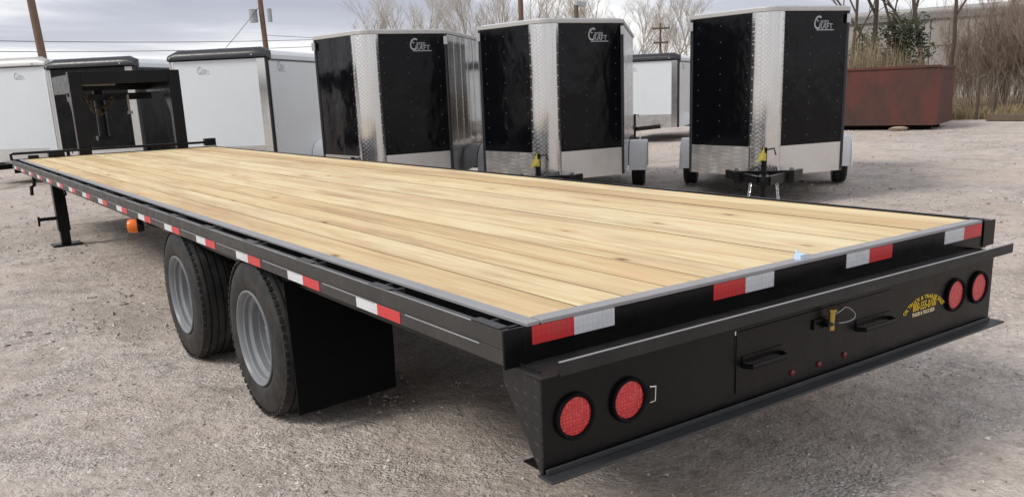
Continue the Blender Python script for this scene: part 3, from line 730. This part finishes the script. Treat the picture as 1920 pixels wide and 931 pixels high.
vnose((4.913, 8.41), 45, 'black V-nose cargo trailer with mirror-polished side, leftmost of the three tall ones')
vnose((6.389, 6.604), 45, 'black V-nose cargo trailer in the middle of the three tall ones', 'side_mirror')
vnose((8.205, 4.653), 51, 'black V-nose cargo trailer facing head-on, beside the red dumpster', 'panel_black')

def roundtop(R_corner, ax, label, col, zt=2.06, capped=True, trim='atp', strip=True, LB=3.8, wd=1.83, logo_mat='grey_print', lf=.3):
    """flat-front cargo trailer with a rolled cap along its front top edge"""
    a = R(ax); ac = Vector((math.cos(a), -math.sin(a), 0))
    o = Vector((R_corner[0], R_corner[1], 0)) - ac * wd / 2
    t = thing('cargo_trailer', label, 'trailer', o, -a, GRP); hw = wd / 2; zb, zg = .37, .70; th = .02
    slab((-hw + .09, 0), (hw - .20, 0), zg, zt, th, (0, -1, 0)).build('front_panel', col, t)
    slab((hw - .198, -.004), (hw - .05, -.004), zb, zt, th, (0, -1, 0)).build('corner_trim', trim, t)
    slab((-hw + .03, -.004), (-hw + .088, -.004), zb, zt, th, (0, -1, 0)).build('corner_trim', trim, t)
    slab((-hw + .09, -.003), (hw - .20, -.003), zb, zg - .003, th, (0, -1, 0)).build('stone_guard', 'atp_guard', t)
    for s in (-1, 1):
        slab((s * hw, .05), (s * hw, LB), zb, zt - .04, th, (s, 0, 0)).build('side_panel', col, t)
        MB().tube([(s * (hw - .03), .022, zb + .004), (s * (hw - .03), .022, zt)], .034, 14).build('corner_post', ('cap_black' if s > 0 else 'silver_rail') if trim != 'white_panel' else trim, t)
        small_wheel(t, s * (hw + .135), 2.0, s); fender(t, s * (hw + .135), s, 2.0)
        MB().box(s * hw - .012, s * hw + .012, .06, LB, zt - .039, zt - .012).build('top_rail', 'cap_black', t)
    # rolled cap: quarter-round section swept across, ends rounded
    sec = [(.06, .0)] + [(-.055 + .0 + .20 * (1 - math.cos(g)) - .0, .05 + .145 * math.sin(g)) for g in np.linspace(0, math.pi / 2, 7)] + [(.145, .0)]
    sec[1] = (-.055, .03); m = MB(); N = 12; vs = []; k = len(sec)
    for i in range(N + 1):
        u = -1 + 2 * i / N; f = 1 - .35 * max(0, abs(u) - .86) / .14
        vs += [(u * (hw + .01), y * (f if y < 0 else 1), zt + z * f) for y, z in sec]
    fs = [(i * k + j, i * k + (j + 1) % k, (i + 1) * k + (j + 1) % k, (i + 1) * k + j) for i in range(N) for j in range(k)] + [tuple(range(k)), tuple(range((N + 1) * k - 1, N * k - 1, -1))]
    m.add(vs, fs).build('front_cap', 'cap_black' if capped else 'silver_rail', t, smooth=40)
    for x in (-hw + .06, hw - .25): MB().tube([(x, -.05, zt + .06), (x, -.07, zt + .062)], .014, 8).build('marker_light', 'silver_print', t)
    rf = [(-hw, zt - .011), (-hw * .985, zt + .06), (-hw * .9, zt + .125), (-hw * .7, zt + .165), (0, zt + .20), (hw * .7, zt + .165), (hw * .9, zt + .125), (hw * .985, zt + .06), (hw, zt - .011)]
    MB().prism([(x, .146, z) for x, z in rf], (0, LB - .146, 0)).build('roof', 'white_roof', t)
    MB().box(-hw + .03, hw - .03, LB - .03, LB - .002, zb, zt - .04).build('rear_door', col, t)
    MB().box(-hw + .03, hw - .03, .02, LB - .04, zb + .01, zb + .06).build('floor_frame', 'shadow_steel', t)
    MB().tube([(-hw, 2.0, .335), (hw, 2.0, .335)], .035, 8).build('axle', 'shadow_steel', t)
    if logo_mat:
        logo(t, (-hw, 0), (hw, 0), (0, -1, 0), lf, zt - .10, logo_mat, .12)
        logo(t, (hw, .05), (hw, LB), (1, 0, 0), .10, zt - .05, logo_mat, .16)
    tongue(t, -1.15, -.02, zt=.40, tagged=False)
    return t
roundtop((4.207, 13.132), 45, 'white cargo trailer with black rolled cap right of the gooseneck frame', 'white_panel', zt=2.17)
roundtop((2.644, 15.765), 45, 'black cargo trailer with rolled cap seen through the gooseneck frame', 'panel_black', zt=2.17, logo_mat=None, trim='silver_rail')
roundtop((1.48, 17.95), 45, 'white cargo trailer cut off by the left picture edge', 'white_panel', zt=2.28, capped=False, trim='white_panel', lf=.62)
roundtop((15.33, 14.30), 57, 'small distant white cargo trailer in the gap between two black V-nose trailers', 'white_panel', zt=2.03)

# ------------------------------------------------------------------ dumpster
def dumpster():
    d = Vector((.33, -.944, 0)); n = Vector((.944, .33, 0)); P = Vector((21.36, 10.86, 0)); LN, DP, z0, z1 = 5.2, 2.2, .13, 1.60
    t = thing('dumpster', 'rust-red steel roll-off dumpster standing behind the right trailer', 'dumpster', P - d * LN / 2 + n * DP / 2, world=True)
    def bx(a0, a1, b0, b1, za, zb): # along from right end backwards, depth
        m = MB(); q0 = [P - d * a + n * b for a, b in ((a0, b0), (a1, b0), (a1, b1), (a0, b1))]
        return m.prism([p + Vector((0, 0, za)) for p in q0], (0, 0, zb - za))
    bx(0, LN, 0, .05, z0, z1).build('front_wall', 'rust_red', t); bx(0, LN, DP - .05, DP, z0, z1).build('back_wall', 'rust_red', t)
    bx(0, .05, .05, DP - .05, z0, z1 - .02).build('end_wall', 'rust_red', t); bx(LN - .05, LN, .05, DP - .05, z0, z1 - .02).build('end_wall', 'rust_red', t)
    bx(.05, LN - .05, .05, DP - .05, z0, z0 + .05).build('floor', 'rust_red', t)
    bx(-.02, LN * .6, -.03, .08, z1, z1 + .07).build('top_rim', 'rust_red', t, bevel=.01); bx(LN * .603, LN, -.03, .08, z1 - .03, z1 + .04).build('top_rim', 'rust_red', t, bevel=.01)
    bx(-.03, .06, .081, DP, z1 - .03, z1 + .04).build('top_rim', 'rust_red', t, bevel=.01)
    bx(.0, .05, -.012, -.001, z0, z1 - .001).build('wall_rib', 'rust_red', t)
    for b in (.5, 1.6): bx(.2, LN - .1, b, b + .12, .0, z0 - .002).build('skid', 'shadow_steel', t)
    r = MB(); c = P - d * .9 + n * -.1
    r.lathe([(-.06, .001), (-.055, .20), (.0, .26), (.04, .16), (.055, .001)], c + Vector((0, 0, .05)), (.1, .1, 1), 9, False)
    tag(r.build('rock', 'pale_rock', smooth=0), 'pale rock lying against the foot of the red dumpster', 'rock')
dumpster()

# ------------------------------------------------------------------ far building
def at(bear, D, z=0): return Vector((CAM.x + D * math.sin(bear), CAM.y + D * math.cos(bear), z))
def bear(u): # bearing of a picture column near the horizon
    dx = (u - 960) / 1634.5; v = fw + r2 * dx + u2 * ((580 - 150) / 1634.5); return math.atan2(v.x, v.y)
def warehouse():
    A = at(bear(1430), 52); B = at(bear(2120), 49); d = (B - A).normalized(); n = Vector((d.y, -d.x, 0)); n = n if n.dot(CAM - A) > 0 else -n
    LN = (B - A).length; t = thing('warehouse', 'long low grey metal warehouse behind the bare trees', 'building', A.lerp(B, .5), world=True)
    Z = 4.05; k = 20; pw = LN / k
    p0 = None
    for i in range(k):
        a = A + d * (i * pw + .02); b = A + d * ((i + 1) * pw - .02)
        MB().prism([a, b, b + Vector((0, 0, Z)), a + Vector((0, 0, Z))], -n * .15).build('wall_panel', 'wall_siding', t)
    MB().prism([A - n * .16, B - n * .16, B - n * .16 + Vector((0, 0, Z - .05)), A - n * .16 + Vector((0, 0, Z - .05))], -n * 9).build('wall_core', 'fascia', t)
    a, b = A + n * .12, B + n * .12
    MB().prism([a + Vector((0, 0, Z - .03)), b + Vector((0, 0, Z - .03)), b + Vector((0, 0, Z + .28)), a + Vector((0, 0, Z + .28))], -n * .25).build('fascia', 'fascia', t)
    MB().prism([a + Vector((0, 0, Z + .281)), b + Vector((0, 0, Z + .281)), b - n * 9 + Vector((0, 0, Z + 1.0)), a - n * 9 + Vector((0, 0, Z + 1.0))], (0, 0, .08)).build('roof', 'wall_siding', t)
    for z in (1.5, 2.75): MB().prism([a - n * .11 + Vector((0, 0, z)), b - n * .11 + Vector((0, 0, z)), b - n * .11 + Vector((0, 0, z + .06)), a - n * .11 + Vector((0, 0, z + .06))], n * .03).build('wall_girt', 'wall_siding', t)
warehouse()

# ------------------------------------------------------------------ trees and brush
def grow(base, h, r, seed, lean=(0, 0), spread=.5, levels=4, kids=(5, 5, 5, 4), first=.35, up_=.35, n0=6):
    rs = random.Random(seed); trunk = MB(); tw = MB()
    def branch(p, d, ln, rad, lv):
        pts = [p]; segs = 5 if lv == 0 else 3
        for i in range(segs):
            d = (d + Vector((rs.gauss(0, .1), rs.gauss(0, .1), rs.gauss(0, .06) + (.03 if lv else .0)))).normalized(); pts.append(pts[-1] + d * ln / segs)
        (trunk if lv == 0 else tw).tube(pts, rad, n0 if lv == 0 else 3 if lv > 1 else 4, rad * (.35 if lv < levels else .25), cap=False)
        if lv >= levels: return
        for k in range(kids[lv]):
            f = first + (1 - first) * (k + rs.random()) / kids[lv]; i = min(segs - 1, int(f * segs)); q_ = pts[i].lerp(pts[i + 1], f * segs - i)
            dd = (pts[i + 1] - pts[i]).normalized(); az = rs.random() * 6.283; o = dd.orthogonal().normalized(); o2 = dd.cross(o)
            nd = (dd * (1 - spread * .55) + (o * math.cos(az) + o2 * math.sin(az)) * spread + Vector((0, 0, up_))).normalized()
            branch(q_, nd, ln * rs.uniform(.42, .62) * (1.1 - .35 * f), max(rad * .5 * (1.15 - f * .5), .006), lv + 1)
    branch(Vector(base), Vector((lean[0], lean[1], 1)).normalized(), h * .72, r, 0)
    return trunk, tw
def bare_tree(u, D, h, r, seed, label, group=None, mat='bark', lean=(0, 0), name='bare_tree', **k):
    p = at(bear(u), D); t = thing(name, label, 'tree' if name == 'bare_tree' else 'bush', p, group=group, world=True)
    tr, tw = grow(p, h, r, seed, lean, **k)
    tr.build('trunk', mat, t, smooth=60); o = tw.build('branches', mat, t, smooth=0); return t
# right-hand trees behind the dumpster
bare_tree(1604, 31, 7.5, .075, 3, 'thin bare tree just behind the right edge of the head-on trailer')
bare_tree(1632, 33, 9.0, .11, 5, 'forked bare tree left of the evergreen bush behind the dumpster', lean=(.03, -.04))
bare_tree(1752, 32, 9.0, .10, 8, 'bare tree rising above the right half of the dumpster', lean=(-.02, .03))
bare_tree(1783, 33, 8.5, .085, 11, 'slender bare tree above the right end of the dumpster', lean=(.04, -.03))
bare_tree(1700, 44, 9, .10, 12, 'distant bare tree against the warehouse behind the evergreen bush')
bare_tree(1890, 38, 8.5, .10, 14, 'bare tree standing in the brush at the right picture edge', mat='brush_twig')
# brush at the right
for i, (u, D, h) in enumerate(((1808, 37, 3.2), (1836, 35.5, 3.9), (1862, 36, 4.3), (1886, 35, 4.4), (1908, 35.5, 4.6), (1938, 35, 4.4), (1850, 41, 4.6))):
    p = at(bear(u), D); t = thing('brush', 'leafless grey-brown brush in the thicket right of the dumpster', 'bush', p, group='leafless brush right of the dumpster', world=True)
    st = MB(); tw = MB()
    for k in range(9):
        a = random.random() * 6.28; b0 = p + Vector((math.cos(a), math.sin(a), 0)) * random.random() * .8
        s1, s2 = grow(b0, h * random.uniform(.7, 1.1), .022, i * 40 + k, (random.uniform(-.25, .25), random.uniform(-.25, .25)), spread=.55, levels=3, kids=(7, 5, 4), first=.12, n0=4)
        st.add(s1.v, s1.f); tw.add(s2.v, s2.f)
    st.build('stems', 'brush_twig', t, smooth=0); tw.build('twigs', 'brush_twig', t, smooth=0)
# pale bare trees above the black trailers
spec = [(716, 62, 8.4), (748, 70, 9.2), (786, 66, 9.4), (820, 60, 8.6), (852, 72, 10.0), (884, 66, 9.0), (915, 62, 9.4), (948, 72, 10.2), (1002, 66, 9.8), (1034, 60, 9.2), (1068, 74, 10.4), (1104, 66, 9.2), (1140, 70, 8.6), (1176, 62, 7.8), (1206, 74, 8.2), (1232, 66, 7.0), (1262, 72, 8.0), (1290, 64, 7.6)]
for i, (u, D, h) in enumerate(spec):
    z = 'left' if u < 900 else 'middle' if u < 1180 else 'gap'
    lab = {'left': 'pale bare tree in the row above the leftmost black V-nose trailer', 'middle': 'pale bare tree in the row above the middle black V-nose trailer', 'gap': 'pale bare tree above the small distant white trailer'}[z]
    bare_tree(u, D, h, .09, 100 + i, lab, {'left': 'far trees above the left V-nose', 'middle': 'far trees above the middle V-nose', 'gap': 'far trees above the distant trailer'}[z], 'pale_bark', kids=(8, 7, 6, 4), first=.25, spread=.55)
# evergreen bush
def evergreen():
    p = at(bear(1674), 29.8); t = thing('evergreen_bush', 'dark ragged evergreen bush behind the dumpster', 'bush', p, world=True)
    tr = MB().tube([p, p + Vector((.05, 0, 1.4)), p + Vector((0, .06, 2.9))], .09, 7, .03)
    V = []; F = []; rs = random.Random(4)
    cl = [(rs.gauss(0, .5), rs.gauss(0, .5), rs.uniform(.9, 3.0)) for _ in range(70)]
    for cx, cy, cz in cl:
        f = 1 - .45 * max(0, (cz - 1.8) / 1.4); tr.tube([p + Vector((0, 0, cz * .7)), p + Vector((cx * f, cy * f, cz))], .018, 3, .006, cap=False)
        for k in range(62):
            c = p + Vector((cx * f + rs.gauss(0, .15), cy * f + rs.gauss(0, .15), cz + rs.gauss(0, .17))); d = Vector((rs.gauss(0, 1), rs.gauss(0, 1), rs.gauss(.4, 1))).normalized(); o = d.orthogonal().normalized()
            ln = rs.uniform(.07, .15); wv = ln * .28; b0 = len(V); V += [c - o * wv, c + o * wv, c + d * ln + o * wv * .4, c + d * ln - o * wv * .4]; F.append((b0, b0 + 1, b0 + 2, b0 + 3))
    tr.build('stems', 'bark', t); MB().add(V, F).build('foliage', 'evergreen_leaf', t, smooth=0)
evergreen()
# reeds and dry grass
def blades(name, label, cat, spots, mat, hmin, hmax, wd, lean):
    V = []; F = []; rs = random.Random(21)
    for x, y, hs in spots:
        h = rs.uniform(hmin, hmax) * hs; a = rs.random() * 6.28; d = Vector((math.cos(a), math.sin(a), 0)); l = rs.random() ** 1.5 * lean * h; az = rs.random() * 6.28
        e = Vector((math.cos(az), math.sin(az), 0)) * l; b = Vector((x, y, -.02)); w2 = wd * rs.uniform(.6, 1.4) / 2; k = len(V)
        V += [b - d * w2, b + d * w2, b + e * .3 + d * w2 * .8 + Vector((0, 0, h * .6)), b + e * .3 - d * w2 * .8 + Vector((0, 0, h * .6)), b + e + Vector((0, 0, h))]
        F += [(k, k + 1, k + 2, k + 3), (k + 3, k + 2, k + 4)]
    o = MB().add(V, F).build(name, mat, smooth=0); o['kind'] = 'stuff'; o['label'] = label; o['category'] = cat
sp = []
for _ in range(2300):
    u = random.uniform(1588, 1735); D = random.uniform(27.6, 30.5); p = at(bear(u), D); k = noise.noise((u * .02, D, 1)) * .3 + 1.0 - .28 * max(0, (u - 1640) / 95)
    sp.append((p.x, p.y, k))
blades('dry_reeds', 'tall tan dry reeds growing behind the red dumpster', 'reeds', sp, 'reed', 1.4, 2.75, .022, .26)
sp = []
for _ in range(15000):
    u = random.uniform(1730, 2010); D = random.uniform(31.3, 47); p = at(bear(u), D); sp.append((p.x, p.y, 1 + .5 * noise.noise((p.x * .5, p.y * .5, 2))))
blades('dry_grass', 'dry straw-coloured grass along the far edge of the yard', 'grass', sp, 'dry_grass', .12, .42, .03, .5)
# fence posts, a beam on the ground, sagging wires
def fence():
    p = at(bear(1837), 31.2); o = MB().tube([p, p + Vector((0, 0, 1.22)), p + Vector((.03, -.05, 1.29)), p + Vector((.08, -.14, 1.31))], .042, 8).build('fence_post', 'bark'); tag(o, 'thin dark fence post with bent top right of the dumpster', 'post')
    p2 = at(bear(1865), 32.5); o = MB().prism([p2 + Vector(v) for v in ((-.09, -.09, 0), (.09, -.09, 0), (.09, .09, 0), (-.09, .09, 0))], (.0, 0, .80)).build('fence_post', 'old_wood'); tag(o, 'short thick wooden post in the dry grass at the right', 'post')
    p3 = at(bear(1990), 31.5)
    for k, z in enumerate((.45, .80, 1.15)):
        a = at(bear(1790), 31.3); pts = [(a.lerp(p3, s) + Vector((0, 0, z - .05 * math.sin(s * 9)))) for s in np.linspace(0, 1, 14)]
        tag(MB().tube(pts, .004, 4).build('fence_wire', 'wire'), ('lowest', 'middle', 'top')[k] + ' rusty wire strand strung along the fence posts at the right', 'wire')
    a, b = at(bear(1858), 30.4), at(bear(2010), 29.6)
    tag(MB().bar(a + Vector((0, 0, .10)), b + Vector((0, 0, .10)), .2, .2).build('timber_beam', 'old_wood', bevel=.02), 'weathered timber beam lying along the yard edge at the right', 'beam')
fence()
# ------------------------------------------------------------------ utility poles and wires
def pole(u_base, D, h, r, label, leanx=0, arms=(), can=None):
    p = at(bear(u_base), D); ac = Vector((math.cos(YAW), -math.sin(YAW), 0)); top = p + ac * leanx * h + Vector((0, 0, h))
    t = thing('utility_pole', label, 'pole', p, world=True)
    MB().tube([p, p.lerp(top, .5), top], r, 12, r * .72).build('pole', 'pole_wood', t)
    for z, wv in arms:
        c = p.lerp(top, z / h); m = MB().bar(c - ac * wv + fw * -.12, c + ac * wv + fw * -.12, .09, .11).build('crossarm', 'old_wood', t)
        for s in (-.9, -.45, .45, .9): MB().tube([c + ac * wv * s - fw * .12 + Vector((0, 0, .05)), c + ac * wv * s - fw * .12 + Vector((0, 0, .2))], .03, 6).build('insulator', 'transformer', t)
    if can:
        c = p.lerp(top, can / h)
        for s in (-1, 1):
            if s > 0 and D > 45: continue
            MB().tube([c + ac * s * .36 - fw * .1, c + ac * s * .36 - fw * .1 + Vector((0, 0, .55))], .18 if s < 0 else .10, 12).build('transformer', 'transformer', t)
    return p, top
pA = pole(95, 33, 9.5, .14, 'leaning brown utility pole above the black round-cap trailer', -.045)
pB = pole(508, 42, 11, .13, 'brown utility pole carrying a grey transformer left of the black trailers', -.02, (), 4.75)
pC = pole(981, 40, 11, .13, 'brown utility pole above the middle black V-nose trailer', 0, ((9.5, .9),))
pD = pole(1238, 58, 5.1, .09, 'far utility pole with crossarms above the small white trailer', 0, ((4.75, .55), (3.9, .45)))
def floodlight():
    p = at(bear(1083), 36); t = thing('floodlight_pole', 'short post with a floodlight peeking over the middle V-nose trailer', 'lamp', p, world=True)
    MB().tube([p, p + Vector((0, 0, 4.55))], .09, 10).build('post', 'old_wood', t)
    ac = Vector((math.cos(YAW), -math.sin(YAW), 0))
    MB().bar(p + ac * .02 + Vector((0, 0, 4.62)), p + ac * .38 + Vector((0, 0, 4.56)), .22, .16).build('lamp_head', 'transformer', t)
floodlight()
def wires(a, b, sag, n, label, dz=.0):
    a = Vector(a); b = Vector(b)
    pts = [a.lerp(b, s) + Vector((0, 0, -sag * 4 * s * (1 - s) + dz)) for s in np.linspace(0, 1, 20)]
    tag(MB().tube(pts, n, 4).build('power_line', 'wire'), label, 'wire')
far_l = at(bear(-420), 52)
for k, (z0, z1, s) in enumerate(((3.6, 3.25, .15), (3.25, 2.95, .15))):
    wires(at(bear(-150), 34, z0 + .12), at(bear(700), 46, z1 + 1.0), s, .014, ('upper', 'lower')[k] + ' of two thin wires crossing low behind the leaning pole')
wires(pB[0].lerp(pB[1], .50), at(bear(330), 40, 1.6), .1, .014, 'slanting guy wire running down to the left from the transformer pole')
for k, z in enumerate((6.55, 6.2, 5.85)):
    wires(at(bear(440), 42, z + .8), at(bear(1700), 47, z - .15), .5, .014, ('topmost', 'middle', 'lowest')[k] + ' of three overhead lines sweeping above the black trailers')
wires(pB[0].lerp(pB[1], .385), at(bear(1000), 46, 4.0), .2, .012, 'thin service wire from the transformer pole towards the bare trees')
for o in bpy.data.objects:
    if '_o' in o: del o['_o']
